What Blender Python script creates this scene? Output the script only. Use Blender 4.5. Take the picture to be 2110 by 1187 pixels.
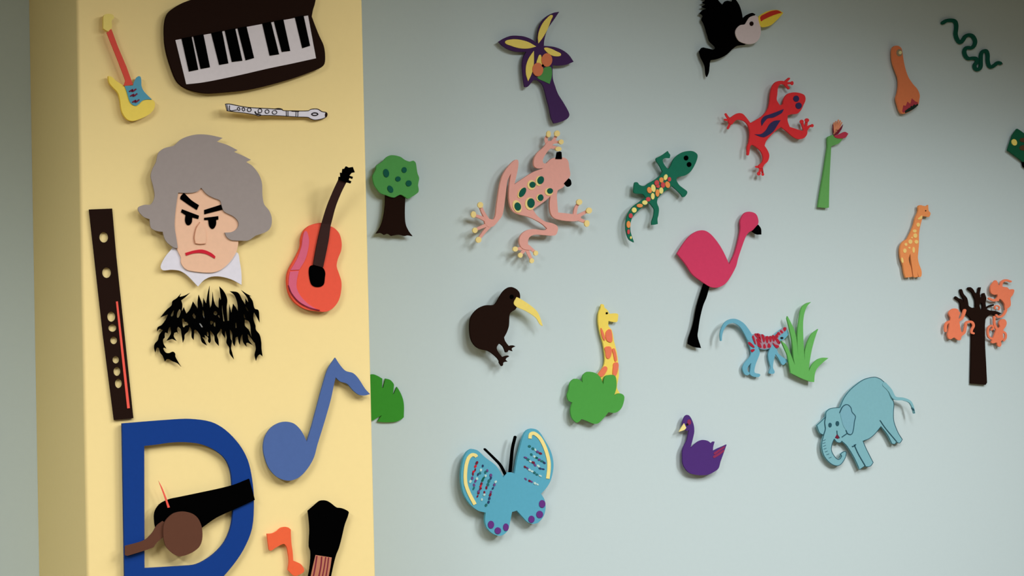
import bpy, math, random
from mathutils import Vector, Matrix
from mathutils.geometry import tessellate_polygon

# ------------------------------------------------------------------ clear
for o in list(bpy.data.objects):
    bpy.data.objects.remove(o, do_unlink=True)
scene = bpy.context.scene
COL = scene.collection
random.seed(7)

# ------------------------------------------------------------------ camera
W, H, F = 2110.0, 1187.0, 3000.0           # picture size and focal length in pixels
YAW, PITCH, ROLL = math.radians(30.0), math.radians(1.4), math.radians(1.47)
CAM = Vector((0.0, -4.14, 1.50))           # the blue wall is the plane y = 0
fwd = Vector((math.sin(YAW) * math.cos(PITCH), math.cos(YAW) * math.cos(PITCH), math.sin(PITCH)))
r0 = fwd.cross(Vector((0, 0, 1))).normalized()
u0 = r0.cross(fwd).normalized()
RIGHT = r0 * math.cos(ROLL) - u0 * math.sin(ROLL)
UP = u0 * math.cos(ROLL) + r0 * math.sin(ROLL)
cd = bpy.data.cameras.new('camera')
cam = bpy.data.objects.new('camera', cd)
COL.objects.link(cam)
cd.sensor_fit = 'HORIZONTAL'
cd.sensor_width = 36.0
cd.lens = F * 36.0 / W
cd.clip_start, cd.clip_end = 0.05, 100
cam.matrix_world = Matrix(((RIGHT.x, UP.x, -fwd.x, CAM.x), (RIGHT.y, UP.y, -fwd.y, CAM.y),
                           (RIGHT.z, UP.z, -fwd.z, CAM.z), (0, 0, 0, 1)))
scene.camera = cam

# ------------------------------------------------------------------ world, lamps, exposure
scene.view_settings.view_transform = 'Standard'
scene.view_settings.look = 'None'
scene.view_settings.exposure = 0.0
scene.view_settings.gamma = 1.0
scene.view_settings.use_curve_mapping = False
wd = bpy.data.worlds.new('world')
wd.use_nodes = True
wd.node_tree.nodes['Background'].inputs[0].default_value = (0.8, 0.9, 1.0, 1)
wd.node_tree.nodes['Background'].inputs[1].default_value = 0.05
scene.world = wd
CEIL = 3.02


def panel(x, y, power, spread=180, sx=0.6, sy=1.2):
    l = bpy.data.lights.new('ceiling_panel_light', 'AREA')
    l.shape = 'RECTANGLE'
    l.size, l.size_y = sx, sy
    l.spread = math.radians(spread)
    l.energy = power
    l.color = (0.98, 1.0, 1.04)
    o = bpy.data.objects.new('ceiling_panel_light', l)
    o.location = (x, y, CEIL - 0.03)
    COL.objects.link(o)


for (x, y, p, sp) in ((-1.6, -2.2, 34, 140), (-1.6, -3.4, 104, 180), (0.5, -2.2, 24, 130), (1.9, -3.0, 32, 180), (2.7, -2.3, 42, 180),
                      (4.2, -2.4, 37, 160), (4.5, -3.9, 172, 160)):
    panel(x, y, p, sp)


# ------------------------------------------------------------------ materials
def lin(c):
    c /= 255.0
    return c / 12.92 if c <= 0.04045 else ((c + 0.055) / 1.055) ** 2.4


MATS = {}


def mat(name, rgb, rough=0.85, var=0.05, bump=0.06, scale=90.0, spec=0.25):
    if name in MATS:
        return MATS[name]
    m = bpy.data.materials.new(name)
    m.use_nodes = True
    nt = m.node_tree
    b = nt.nodes['Principled BSDF']
    col = [lin(v) for v in rgb]
    tc = nt.nodes.new('ShaderNodeTexCoord')
    nz = nt.nodes.new('ShaderNodeTexNoise')
    nz.inputs['Scale'].default_value = scale
    nz.inputs['Detail'].default_value = 4
    nt.links.new(tc.outputs['Object'], nz.inputs['Vector'])
    mx = nt.nodes.new('ShaderNodeMix')
    mx.data_type = 'RGBA'
    mx.inputs[6].default_value = [v * (1 - var) for v in col] + [1]
    mx.inputs[7].default_value = [min(1, v * (1 + var)) for v in col] + [1]
    nt.links.new(nz.outputs['Fac'], mx.inputs[0])
    nt.links.new(mx.outputs[2], b.inputs['Base Color'])
    bp = nt.nodes.new('ShaderNodeBump')
    bp.inputs['Strength'].default_value = bump
    bp.inputs['Distance'].default_value = 0.002
    nt.links.new(nz.outputs['Fac'], bp.inputs['Height'])
    nt.links.new(bp.outputs['Normal'], b.inputs['Normal'])
    b.inputs['Roughness'].default_value = rough
    b.inputs['Specular IOR Level'].default_value = spec
    MATS[name] = m
    return m


M_BLUEWALL = mat('pale_blue_paint', (203, 219, 218), 0.75, 0.015, 0.10, 60)
M_YELLOW = mat('cream_yellow_paint', (246, 221, 152), 0.75, 0.015, 0.10, 60)
M_WHITE = mat('beige_paint', (124, 115, 96), 0.8, 0.02)
M_FLOOR = mat('beige_vinyl', (104, 92, 70), 0.6, 0.1, 0.05, 20)
M_PAD = mat('mounting_foam', (150, 150, 145))
C = {
    'black': (3, 3, 3), 'ink': (38, 34, 36), 'dark_brown': (36, 23, 18), 'neck_brown': (58, 39, 36), 'brown': (94, 57, 40),
    'hair_grey': (157, 146, 140), 'skin': (238, 192, 158), 'skin_line': (196, 140, 108), 'card_white': (226, 222, 228),
    'key_white': (222, 214, 214), 'red': (206, 34, 52), 'maroon': (120, 28, 52), 'orange_red': (234, 88, 64), 'neck_red': (222, 82, 66),
    'strip_red': (240, 92, 76), 'pink_strip': (214, 98, 122), 'guitar_yellow': (246, 218, 96), 'head_yellow': (240, 218, 120),
    'guitar_blue': (88, 158, 180), 'slate_blue': (76, 102, 156), 'royal_blue': (8, 56, 130), 'orange': (238, 100, 58),
    'peach': (188, 120, 90), 'leaf_green': (58, 148, 44), 'tree_green': (84, 162, 84), 'dark_green': (14, 92, 74),
    'purple_dark': (68, 40, 88), 'palm_yellow': (250, 228, 116), 'coconut': (226, 130, 88), 'palm_green': (84, 152, 82),
    'frog_pink': (236, 172, 158), 'toe_yellow': (250, 226, 150), 'kiwi_yellow': (250, 226, 118), 'giraffe_yellow': (252, 224, 100),
    'spot_orange': (242, 128, 92), 'bush_green': (80, 164, 70), 'teal_blue': (92, 172, 196), 'dot_purple': (104, 52, 132),
    'band_yellow': (252, 232, 150), 'toucan_face': (226, 212, 212), 'beak_yellow': (250, 224, 78), 'beak_red': (208, 58, 44),
    'lizard_red': (226, 52, 56), 'navy': (52, 50, 92), 'gecko_green': (24, 112, 86), 'bead_yellow': (250, 236, 140),
    'bead_orange': (246, 158, 88), 'bead_red': (214, 82, 84), 'flamingo_pink': (214, 62, 100), 'numbat_blue': (110, 176, 196),
    'stripe_red': (178, 36, 56), 'stripe_grey': (168, 138, 152), 'grass_green': (104, 182, 92), 'swan_purple': (80, 47, 120),
    'swan_red': (146, 48, 88), 'elephant_blue': (130, 184, 192), 'ear_blue': (126, 178, 191), 'elephant_line': (42, 86, 98),
    'stem_green': (104, 172, 92), 'flower_peach': (232, 150, 112), 'flower_red': (190, 58, 80), 'bird_orange': (232, 132, 84),
    'fringe_red': (178, 64, 74), 'fringe_green': (36, 54, 46), 'eye_grey': (158, 142, 112), 'eye_pale': (240, 226, 160),
    'snake_green': (14, 88, 70), 'edge_green': (18, 92, 62), 'edge_brown': (92, 62, 40), 'tan_orange': (244, 154, 92),
    'tan_spot': (252, 214, 130), 'monkey_orange': (246, 134, 96), 'palm_teal': (40, 110, 110), 'pale_teal': (190, 220, 214),
    'bead_navy': (44, 60, 100), 'bead_purple': (110, 70, 130), 'hole_grey': (120, 118, 122),
}


def M(n):
    return mat(n, C[n], spec=0.0 if max(C[n]) < 60 else 0.2)


# ------------------------------------------------------------------ outlines
class Crop:
    """a measured rectangle of the photograph: reads outline strings into picture coordinates"""

    def __init__(s, x0, y0, k):
        s.x0, s.y0, s.k = x0, y0, k

    def p(s, x, y):
        return (s.x0 + x / s.k, s.y0 + y / s.k)

    def pts(s, text):
        allc = text.startswith('!')
        out = []
        for t in text.lstrip('!').split():
            c = t.endswith('c')
            x, y = t.rstrip('c').split(',')
            out.append((*s.p(float(x), float(y)), c or allc))
        return out

    def loop(s, text, n=4):
        return smooth(s.pts(text), True, n)

    def ell(s, x, y, rx, ry=None, rot=0.0, n=18):
        ry = ry or rx
        a = math.radians(rot)
        out = []
        for i in range(n):
            t = 2 * math.pi * i / n
            ex, ey = rx * math.cos(t), ry * math.sin(t)
            out.append(s.p(x + ex * math.cos(a) - ey * math.sin(a), y + ex * math.sin(a) + ey * math.cos(a)))
        return out

    def stroke(s, text, w, w2=None, n=6, closed=False, round_=True):
        """ribbon along a path: (left points, right points, closed)"""
        p = s.pts(text)
        line = smooth(p, closed, n) if len(p) > 2 else [q[:2] for q in p]
        w /= s.k
        w2 = w if w2 is None else w2 / s.k
        m = len(line)
        L, R = [], []
        ws = [w + (w2 - w) * i / max(1, m - 1) for i in range(m)]
        if not closed and round_:
            d0 = (Vector(line[0]) - Vector(line[1])).normalized()
            d1 = (Vector(line[-1]) - Vector(line[-2])).normalized()
            a, b = [], []
            for f, g in ((1.0, 0.05), (0.87, 0.5), (0.5, 0.87)):
                a.append((tuple(Vector(line[0]) + d0 * w * 0.5 * f), w * g))
            for f, g in ((0.5, 0.87), (0.87, 0.5), (1.0, 0.05)):
                b.append((tuple(Vector(line[-1]) + d1 * w2 * 0.5 * f), w2 * g))
            line = [q[0] for q in a] + line + [q[0] for q in b]
            ws = [q[1] for q in a] + ws + [q[1] for q in b]
            m = len(line)
        for i in range(m):
            a = Vector(line[(i - 1) % m] if closed else line[max(0, i - 1)])
            b = Vector(line[(i + 1) % m] if closed else line[min(m - 1, i + 1)])
            t = (b - a).normalized()
            nn = Vector((-t.y, t.x)) * ws[i] * 0.5
            q = Vector(line[i])
            L.append(tuple(q + nn))
            R.append(tuple(q - nn))
        return ('ribbon', L, R, closed)


def smooth(p, closed, n):
    m = len(p)
    out = []
    segs = m if closed else m - 1
    V = [Vector(q[:2]) for q in p]
    for i in range(segs):
        j = (i + 1) % m
        a, b = V[i], V[j]
        ln = (b - a).length
        if p[i][2] and p[j][2]:
            out.append(tuple(a))
            continue
        ch = (b - a)

        def tan(k):
            if p[k][2] or (not closed and k in (0, m - 1)):
                return ch
            d = V[(k + 1) % m] - V[k - 1]
            if d.length < 1e-9:
                return ch
            return d.normalized() * ln * 0.95
        ta, tb = tan(i), tan(j)
        for q in range(n):
            t = q / n
            h = (2 * t ** 3 - 3 * t ** 2 + 1, t ** 3 - 2 * t ** 2 + t, -2 * t ** 3 + 3 * t ** 2, t ** 3 - t ** 2)
            out.append(tuple(a * h[0] + ta * h[1] + b * h[2] + tb * h[3]))
    if not closed:
        out.append(tuple(V[-1]))
    return out


def area(l):
    return 0.5 * sum(l[i][0] * l[(i + 1) % len(l)][1] - l[(i + 1) % len(l)][0] * l[i][1] for i in range(len(l)))


def flat(shape):
    """shape -> (points, front faces, boundary loops as index lists)"""
    if isinstance(shape, tuple) and shape[0] == 'ribbon':
        L, R, closed = shape[1:]
        m = len(L)
        pts = L + R
        faces = [(i, (i + 1) % m, m + (i + 1) % m, m + i) for i in range(m if closed else m - 1)]
        if closed:
            loops = [list(range(m)), [m + i for i in reversed(range(m))]]
        else:
            loops = [list(range(m)) + [m + i for i in reversed(range(m))]]
        return pts, faces, loops
    loops = shape if isinstance(shape[0], list) else [shape]
    fixed = []
    for k, l in enumerate(loops):
        if (area(l) > 0) != (k == 0):
            l = list(reversed(l))
        fixed.append(l)
    pts = [q for l in fixed for q in l]
    tri = tessellate_polygon([[Vector((q[0], q[1], 0)) for q in l] for l in fixed])
    ta = sum(abs(area([pts[i] for i in t])) for t in tri)
    ex = abs(area(fixed[0])) - sum(abs(area(l)) for l in fixed[1:])
    if abs(ta - ex) > 0.02 * ex:
        print('OUTLINE?', round(ta), round(ex), fixed[0][0])
    il, n = [], 0
    for l in fixed:
        il.append(list(range(n, n + len(l))))
        n += len(l)
    return pts, [tuple(t) for t in tri], il


def ray(u, v):
    return fwd + RIGHT * ((u - W / 2) / F) - UP * ((v - H / 2) / F)


def on(u, v, y):
    """the point of the plane at y seen at picture point u, v"""
    d = ray(u, v)
    return CAM + d * ((y - CAM.y) / d.y)


# column geometry from its measured edges
d_ = ray(168.4, 593)
D_COL = -(CAM.y + d_.y * (on(70.4, 593, 0.0).x - CAM.x) / d_.x)   # face edge and wall corner share one x
X0 = on(168.4, 593, -D_COL).x
X1 = on(760.6, 593, -D_COL).x
WALL, FACE = 0.0, -D_COL



def link(name, me, m, parent=None, loc=None):
    o = bpy.data.objects.new(name, me)
    if m:
        me.materials.append(m)
    COL.objects.link(o)
    if parent:
        o.parent = parent
    if loc is not None:
        o.location = loc
    return o


# ------------------------------------------------------------------ the setting
def box(name, lo, hi, m):
    x0, y0, z0 = lo
    x1, y1, z1 = hi
    v = [(x, y, z) for x in (x0, x1) for y in (y0, y1) for z in (z0, z1)]
    f = [(0, 1, 3, 2), (4, 6, 7, 5), (0, 4, 5, 1), (2, 3, 7, 6), (0, 2, 6, 4), (1, 5, 7, 3)]
    me = bpy.data.meshes.new(name)
    me.from_pydata(v, [], f)
    o = link(name, me, m)
    o['kind'] = 'structure'
    return o


RX0, RX1, RY = -3.4, 8.6, -7.0
o = box('wall_back', (RX0 - .12, 0, 0), (RX1 + .12, .12, CEIL), M_BLUEWALL)
o['label'] = 'pale blue painted wall carrying the animal cutouts'
o = box('wall_left', (RX0 - .12, RY, 0), (RX0, 0, CEIL), M_WHITE)
o['label'] = 'beige side wall of the room outside the picture'
o = box('wall_right', (RX1, RY, 0), (RX1 + .12, 0, CEIL), M_WHITE)
o['label'] = 'beige far side wall of the room outside the picture'
o = box('wall_front', (RX0 - .12, RY - .12, 0), (RX1 + .12, RY, CEIL), M_WHITE)
o['label'] = 'beige wall behind the camera'
o = box('floor', (RX0 - .12, RY - .12, -.1), (RX1 + .12, .12, 0), M_FLOOR)
o['label'] = 'beige vinyl floor below the picture'
o = box('ceiling', (RX0 - .12, RY - .12, CEIL), (RX1 + .12, .12, CEIL + .1), M_WHITE)
o['label'] = 'beige ceiling above the picture'
# square pillar with slightly rounded front corners
R_ = 0.008
prof = [(X0, -0.0005), (X0, FACE + R_)]
for k in range(1, 5):
    a = math.pi / 2 * k / 5
    prof.append((X0 + R_ - R_ * math.cos(a), FACE + R_ - R_ * math.sin(a)))
prof += [(X0 + R_, FACE), (X1 - R_, FACE)]
for k in range(1, 5):
    a = math.pi / 2 * k / 5
    prof.append((X1 - R_ + R_ * math.sin(a), FACE + R_ - R_ * math.cos(a)))
prof += [(X1, FACE + R_), (X1, -0.0005)]
n = len(prof)
v = [(x, y, z) for z in (0.001, CEIL - .001) for (x, y) in prof]
f = [(i, (i + 1) % n, n + (i + 1) % n, n + i) for i in range(n)] + [tuple(range(n))[::-1], tuple(range(n, 2 * n))]
me = bpy.data.meshes.new('wall_pillar')
me.from_pydata(v, [], f)
o = link('wall_pillar', me, M_YELLOW)
o['kind'] = 'structure'
o['label'] = 'cream yellow square pillar standing out from the blue wall'


# ------------------------------------------------------------------ cutouts
def inside(q, l):
    c = False
    for i in range(len(l)):
        a, b = l[i], l[i - 1]
        if (a[1] > q[1]) != (b[1] > q[1]) and q[0] < (b[0] - a[0]) * (q[1] - a[1]) / (b[1] - a[1]) + a[0]:
            c = not c
    return c


def seg_d(q, a, b):
    ax, ay = b[0] - a[0], b[1] - a[1]
    t = max(0, min(1, ((q[0] - a[0]) * ax + (q[1] - a[1]) * ay) / (ax * ax + ay * ay + 1e-12)))
    return math.hypot(q[0] - a[0] - ax * t, q[1] - a[1] - ay * t)


def deepest(loops):
    l = loops[0]
    xs, ys = [q[0] for q in l], [q[1] for q in l]
    best = (0, None)
    for i in range(1, 18):
        for j in range(1, 18):
            q = (min(xs) + (max(xs) - min(xs)) * i / 18, min(ys) + (max(ys) - min(ys)) * j / 18)
            if not inside(q, l) or any(inside(q, h) for h in loops[1:]):
                continue
            d = min(seg_d(q, k[e], k[e - 1]) for k in loops for e in range(len(k)))
            if d > best[0]:
                best = (d, q)
    return best


class Cutout:
    """one wall cutout: an Empty on the wall, its sheets as children"""

    def __init__(s, name, label, cat, base, first, off=0.012, group=None, pad=None):
        s.base, s.off = base, off
        loops = first if isinstance(first[0], list) else [first]
        d, q = deepest(loops) if pad is None else pad
        s.c = on(q[0], q[1], base)
        s.e = bpy.data.objects.new(name, None)
        s.e.empty_display_size = 0.05
        s.e.location = s.c
        COL.objects.link(s.e)
        s.e['label'], s.e['category'] = label, cat
        if group:
            s.e['group'] = group
        # the foam pad that holds the sheet off the wall
        r = min(d * 0.55, 22.0)
        ov = s.offset(*q)
        pad = [(q[0] + r * math.cos(t * math.pi / 5), q[1] + r * math.sin(t * math.pi / 5)) for t in range(10)]
        s._mesh('mounting_pad', M_PAD, [pad], s.e, s.c, lambda u, v: ov + 0.001, ov + 0.0008)

    def offset(s, u, v):
        return s.off(u, v) if callable(s.off) else s.off

    def _mesh(s, name, m, shapes, parent, org, front, thick):
        vs, fs = [], []
        for k, sh in enumerate(shapes):
            pts, faces, loops = flat(sh)
            n0, n = len(vs), len(pts)
            P = []
            for (u, v) in pts:
                P.append(on(u, v, s.base - front(u, v) + 0.00025 * k))
            vs += [p - org for p in P]
            vs += [p + Vector((0, thick - 0.0005 * k, 0)) - org for p in P]
            for f in faces:
                a, b, c = (P[f[0]], P[f[1]], P[f[2]])
                if (b - a).cross(c - a).y > 0:
                    f = tuple(reversed(f))
                fs.append(tuple(n0 + i for i in f))
                fs.append(tuple(n0 + n + i for i in reversed(f)))
            for l in loops:
                for i in range(len(l)):
                    a, b = l[i], l[(i + 1) % len(l)]
                    fs.append((n0 + a, n0 + b, n0 + n + b, n0 + n + a))
        me = bpy.data.meshes.new(name)
        me.from_pydata(vs, [], fs)
        me.validate()
        o = link(name, me, m, parent, org - (s.c if parent is s.e else Vector(parent['_o'])))
        return o

    def part(s, name, m, shapes, lift=0.0, t=0.006, parent=None, label=None, bend=None):
        """sheet of thickness t whose back lies `lift` in front of the back of the cutout"""
        if not (isinstance(shapes, list) and shapes and (isinstance(shapes[0], list) or
                (isinstance(shapes[0], tuple) and shapes[0] and shapes[0][0] == 'ribbon'))):
            shapes = [shapes]
        fr = lambda u, v: s.offset(u, v) + lift + t + (bend(u, v) if bend else 0.0)
        pts = flat(shapes[0])[0]
        cu, cv = sum(p[0] for p in pts) / len(pts), sum(p[1] for p in pts) / len(pts)
        org = on(cu, cv, s.base - fr(cu, cv) + t)
        o = s._mesh(name, M(m) if isinstance(m, str) else m, shapes, parent or s.e, org, fr, t)
        o['_o'] = org
        if label:
            o['label'] = label
        return o


def holes(outer, *hs):
    return [[outer, *hs]]


MM = 0.001

# ---- red, yellow and blue electric guitar
k = Crop(180, 10, 4.75)
body = k.loop('205,697c 240,705 275,738 330,775 372,797c 450,792c 478,722 500,704 520,712 524,745 526,795 548,845 590,890 628,926 655,945 662,985 645,1030 600,1075 520,1115 450,1135 400,1125 360,1085 335,1030 320,930 300,860 250,805 215,760')
t = Cutout('guitar_cutout', 'small electric guitar cutout with yellow body, blue scratch plate and red neck', 'guitar cutout', FACE, body, .006)
t.part('guitar_body', 'guitar_yellow', body, 0, .010)
g = t.part('scratch_plate', 'guitar_blue', k.loop('365,795c 447,790c 455,760 475,718 500,698 520,704 528,740 530,790 550,840 590,885 632,926c 580,926 540,937 505,970 475,988 440,975 415,945 395,880 378,825'), .010, .002)
for i, (x, y) in enumerate(((445, 837), (455, 883), (475, 942))):
    t.part('pickup', 'maroon', k.stroke(f'{x-30},{y+9} {x},{y-9}c {x-4},{y+10} {x+30},{y-12}', 13), .012, .0015, g)
t.part('neck', 'neck_red', k.loop('!188,270 210,258 222,243 236,238 300,410 385,610 447,782 355,792 372,745 365,720 280,500 215,340'), .010, .003)
t.part('headstock', 'head_yellow', k.loop('158,120 170,95 205,88 240,92 258,108 262,130 245,145 238,165 242,200 236,238c 222,246 210,262c 185,250 156,230c 157,180'), .002, .010)

# ---- keyboard
k = Crop(320, 0, 4.566)
case = k.loop('330,0 215,48 130,110 100,170 88,260 92,400 115,520 160,660 205,760 260,812 350,852 480,876 640,868 860,845 1050,805 1300,735 1480,670 1560,635 1592,600 1598,520 1585,430 1540,330 1500,230 1472,155c 1485,90 1500,40 1508,-20 1480,-80 1350,-120 900,-100 550,-50')
t = Cutout('keyboard_cutout', 'large dark brown piano keyboard cutout with white keys at the pillar top', 'keyboard cutout', FACE, case, .008)
t.part('case', 'dark_brown', case, 0, .010)
g = t.part('white_keys', 'key_white', k.loop('190,377c 1437,146c 1475,350 1512,548c 1300,595 1060,645 800,705 560,755 430,778 292,793c 235,560'), .010, .002)
for q in ('248,360 342,343 405,655 318,672', '358,340 453,322 515,632 428,648', '527,310 628,290 688,595 603,610',
          '655,286 752,266 820,570 722,582', '775,262 858,247 930,545 905,552 852,567', '1008,220 1088,203 1165,510 1078,523',
          '1118,199 1205,182 1270,478 1192,488', '1315,160 1395,145 1457,430 1385,453'):
    t.part('black_key', 'black', k.loop('!' + q), .012, .002, g)

# ---- recorder
k = Crop(450, 200, 8.44)
bd = '122,118c 200,120 300,140 400,160 520,178 700,190 900,200 980,205 1040,196 1095,206 1130,232 1280,238 1560,238 1610,212 1680,205 1740,212 1800,250 1880,270 1893,310 1870,350 1800,378 1680,398 1600,375 1560,352 1380,345 1000,322 750,318 700,328 640,308 480,280 180,244 150,238c'
body = k.loop(bd)
t = Cutout('recorder_cutout', 'slim white recorder cutout with drawn black finger holes below the keyboard', 'recorder cutout', FACE,
           body, lambda u, v: 0.015 + (570 - u) * 0.00011)
b = t.part('recorder_body', 'card_white', body, 0, .003)
t.part('drawn_outline', 'ink', [k.stroke(bd, 11, closed=True)], .003, .0012, b)
for (x, y, rx, ry, a) in ((355, 205, 26, 34, -20), (438, 212, 28, 36, -20), (538, 220, 40, 38, 0), (725, 238, 38, 42, 0),
                          (848, 252, 40, 38, 0), (978, 265, 46, 38, 0)):
    t.part('finger_hole', 'ink', holes(k.ell(x, y, rx, ry, a), k.ell(x, y, rx - 11, ry - 11, a)), .003, .0014, b)
for (a, c) in (('1182,238 1186,325', 11), ('1212,240 1214,326', 9), ('1352,248 1350,330', 9), ('1385,250 1384,332', 9), ('150,135 170,235', 9),
               ('195,150 205,232 320,222', 12), ('640,255 660,290 735,310', 20), ('690,280 735,270', 12), ('1280,245 1400,250', 14), ('985,206 1110,212', 16)):
    t.part('drawn_line', 'ink', [k.stroke(a, c)], .003, .0013, b)
t.part('mouth_hole', 'ink', holes(k.ell(1678, 297, 62, 32), k.ell(1678, 297, 42, 14)), .003, .0014, b)
t.part('mouthpiece_tip', 'dark_brown', k.ell(1874, 312, 17, 42), .003, .0014, b)

# ---- frowning head
k = Crop(270, 260, 3.39)
hair = k.loop('300,135 345,95 400,70 470,57 550,62 640,82c 600,108c 670,130 745,168c 720,180c 780,205 838,235c 805,250c 850,280 895,340 915,400 918,480 930,545 965,590 983,640 978,700 950,735 870,765c 820,798 770,800 735,799 700,795 670,775 655,743c 700,740 735,722 752,690 745,660 715,630 650,595 632,550 622,520 575,500 530,475 490,430c 465,455 410,467 330,464c 320,520 308,620 305,700 318,790 327,852c 300,848 255,815 235,785 222,738c 180,732 140,710 130,650c 85,630 48,575 90,550 140,545 165,490 155,420 138,350 150,300 175,250 190,190 230,155')
face = k.loop('325,455 318,520 308,620 305,700 320,850 350,918c 352,960 385,1000 450,1016 560,1023 620,1007 680,960 730,890 748,830 752,780 780,690 720,560 640,480 490,400')
collar = k.loop('310,840 275,870 235,920 208,980 222,1006 280,1003 340,1010 390,1040 468,1120c 510,1075 560,1052 620,1050 700,1070 772,1108c 772,1040 760,950 735,880 600,940 450,950 350,900')
t = Cutout('head_cutout', 'frowning pale man\'s head cutout with wild grey hair and white collar', 'portrait cutout', FACE, hair, .009)
t.part('collar', 'card_white', collar, 0, .004)
fc = t.part('face', 'skin', face, .004, .004)
t.part('hair', 'hair_grey', hair, .008, .004)
t.part('eyebrow', 'black', k.loop('370,465c 348,490 345,508c 405,550 460,585c 475,552c 420,515'), .008, .002, fc)
t.part('eyebrow', 'black', k.loop('!512,585 628,548 640,583 513,615'), .008, .002, fc)
t.part('eye', 'black', k.loop('357,580c 475,625c 470,648c 428,637c 425,670 410,690 390,688 378,660 382,622c 350,600c'), .008, .002, fc)
t.part('eye', 'black', k.loop('512,640c 610,628c 610,652c 595,655c 593,690 572,718 548,700 540,655c 512,655c'), .008, .002, fc)
nose = '480,672 455,715 443,780 450,818c 480,823 520,820c 526,770 512,705'
ns = t.part('nose', 'skin', k.loop(nose), .008, .003, fc)
t.part('nose_line', 'skin_line', [k.stroke('480,672 455,715 443,780 450,818c 480,823 520,820', 5)], .008, .0034, fc)
t.part('mouth', 'red', k.loop('380,885c 440,868 500,862 560,885 590,910c 585,925c 530,895 480,885 430,890 385,905c'), .008, .002, fc)

# ---- tall dark flute with open holes
k = Crop(170, 420, 2.58)
hl = [k.ell(x, y, rx, ry) for (x, y, rx, ry) in ((114, 178, 24, 28), (129, 366, 24, 28), (154, 600, 22, 27), (160, 660, 22, 20), (167, 726, 19, 20),
                                             (178, 829, 18, 20), (184, 891, 19, 24), (192, 955, 19, 25))]
out = k.loop('!35,30 158,25 180,280 271,1140 168,1150 110,700')
t = Cutout('flute_cutout', 'tall dark brown flute cutout with eight open holes and a red strip', 'flute cutout', FACE, out, .003)
b = t.part('flute_body', 'dark_brown', holes(out, *hl), 0, .004)
t.part('side_strip', 'strip_red', k.loop('!178,520 188,518 252,1086 238,1088'), .004, .002)

# ---- spiky lettering
k = Crop(300, 570, 5.935)
lo = k.loop('182,500c 230,440 265,400 320,350 330,300 380,265 435,205c 415,247c 470,235 545,198c 480,258 435,290c 450,345 443,430c 468,375c 500,455c 545,400 580,305c 610,350 640,395c 638,300 650,222c 690,330 703,390c 708,262c 725,300 742,330c 762,200 785,112c 778,260 788,390c 808,340 820,185c 835,290 860,355 895,385c 895,300 905,255c 922,285 915,200 903,120c 950,170 985,230 1000,290 992,380 1000,540c 1022,540c 1025,340c 1050,448c 1072,332c 1105,380 1132,425c 1125,330 1090,230 1030,178c 1130,195 1180,280 1222,345c 1222,268c 1258,320c 1245,260 1170,165c 1230,205 1295,240c 1272,240c 1310,300 1335,390 1380,410 1390,490 1395,560c 1370,510 1328,435c 1318,470 1322,530 1345,600 1350,650 1395,710 1415,800 1418,880 1432,975c 1400,950c 1370,975 1352,1030c 1335,960 1350,880 1338,812c 1325,800 1308,775c 1250,700c 1260,770 1308,836c 1250,808c 1232,815 1237,857c 1195,800 1188,700c 1165,740 1155,835c 1140,800 1130,735c 1102,745 1100,790 1088,852c 1065,800 1060,690 1030,640c 1040,760 1057,790 1045,870 1060,930 1082,1012c 1030,940 1025,870 990,810 995,740 978,655c 970,690 972,750c 935,690 935,650 920,635c 905,670 875,715 890,770 897,848c 850,790 840,720 790,655c 795,740 797,790 782,815c 765,790 768,750 720,710c 730,750c 692,740c 715,770 750,842c 690,800 670,720 635,665c 600,650 595,690 588,775c 565,740 562,650 540,610c 520,670 480,710 475,760 457,808c 440,700 430,640 398,612c 385,640 400,700c 385,680 350,690c 345,730 380,788c 330,765 300,770 258,785c 300,720 312,690 305,612c 285,630 270,695c 240,685 235,745c 215,770 220,820 255,880c 220,872 225,900 250,930 290,935 335,918 362,940 365,980 437,1105c 390,1060 330,1035 290,1010c 260,1010 238,1038c 210,970 180,930 165,875c 140,870 120,930c 105,870 115,820 150,780 170,710 215,655c 170,640 142,670c 150,620 200,590 250,520 275,462c 230,480')
hh = [k.loop(q) for q in ('345,412 315,460 312,485 335,480 345,440', '415,400 388,450 395,505 430,440 427,410', '450,515 470,520 480,550 515,560 522,590 490,600 465,620 452,580',
                          '!590,445 615,480 610,515 590,510 572,475', '!700,400 715,430 720,515 698,470', '!885,475 905,475 912,508 895,500',
                          '793,545 815,545 832,560 800,585', '845,555 858,590 850,613 834,595', '!938,320 948,440 966,550 952,545 935,400',
                          '1105,560 1115,590 1108,630 1099,600', '!1200,450 1212,470 1226,520 1205,500', '!1222,365 1240,385 1265,430 1240,410',
                          '660,568 690,595 700,628 672,600', '755,675 770,690 765,730 750,700', '1215,525c 1262,545 1283,600 1290,680 1302,758c 1262,650 1216,600')]
hh.append(k.ell(856, 447, 23, 25))
t = Cutout('lettering_cutout', 'black spiky dripping lettering in one piece below the frowning head', 'lettering cutout', FACE, lo, .008)
t.part('lettering', 'black', holes(lo, *hh), 0, .002)

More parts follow.
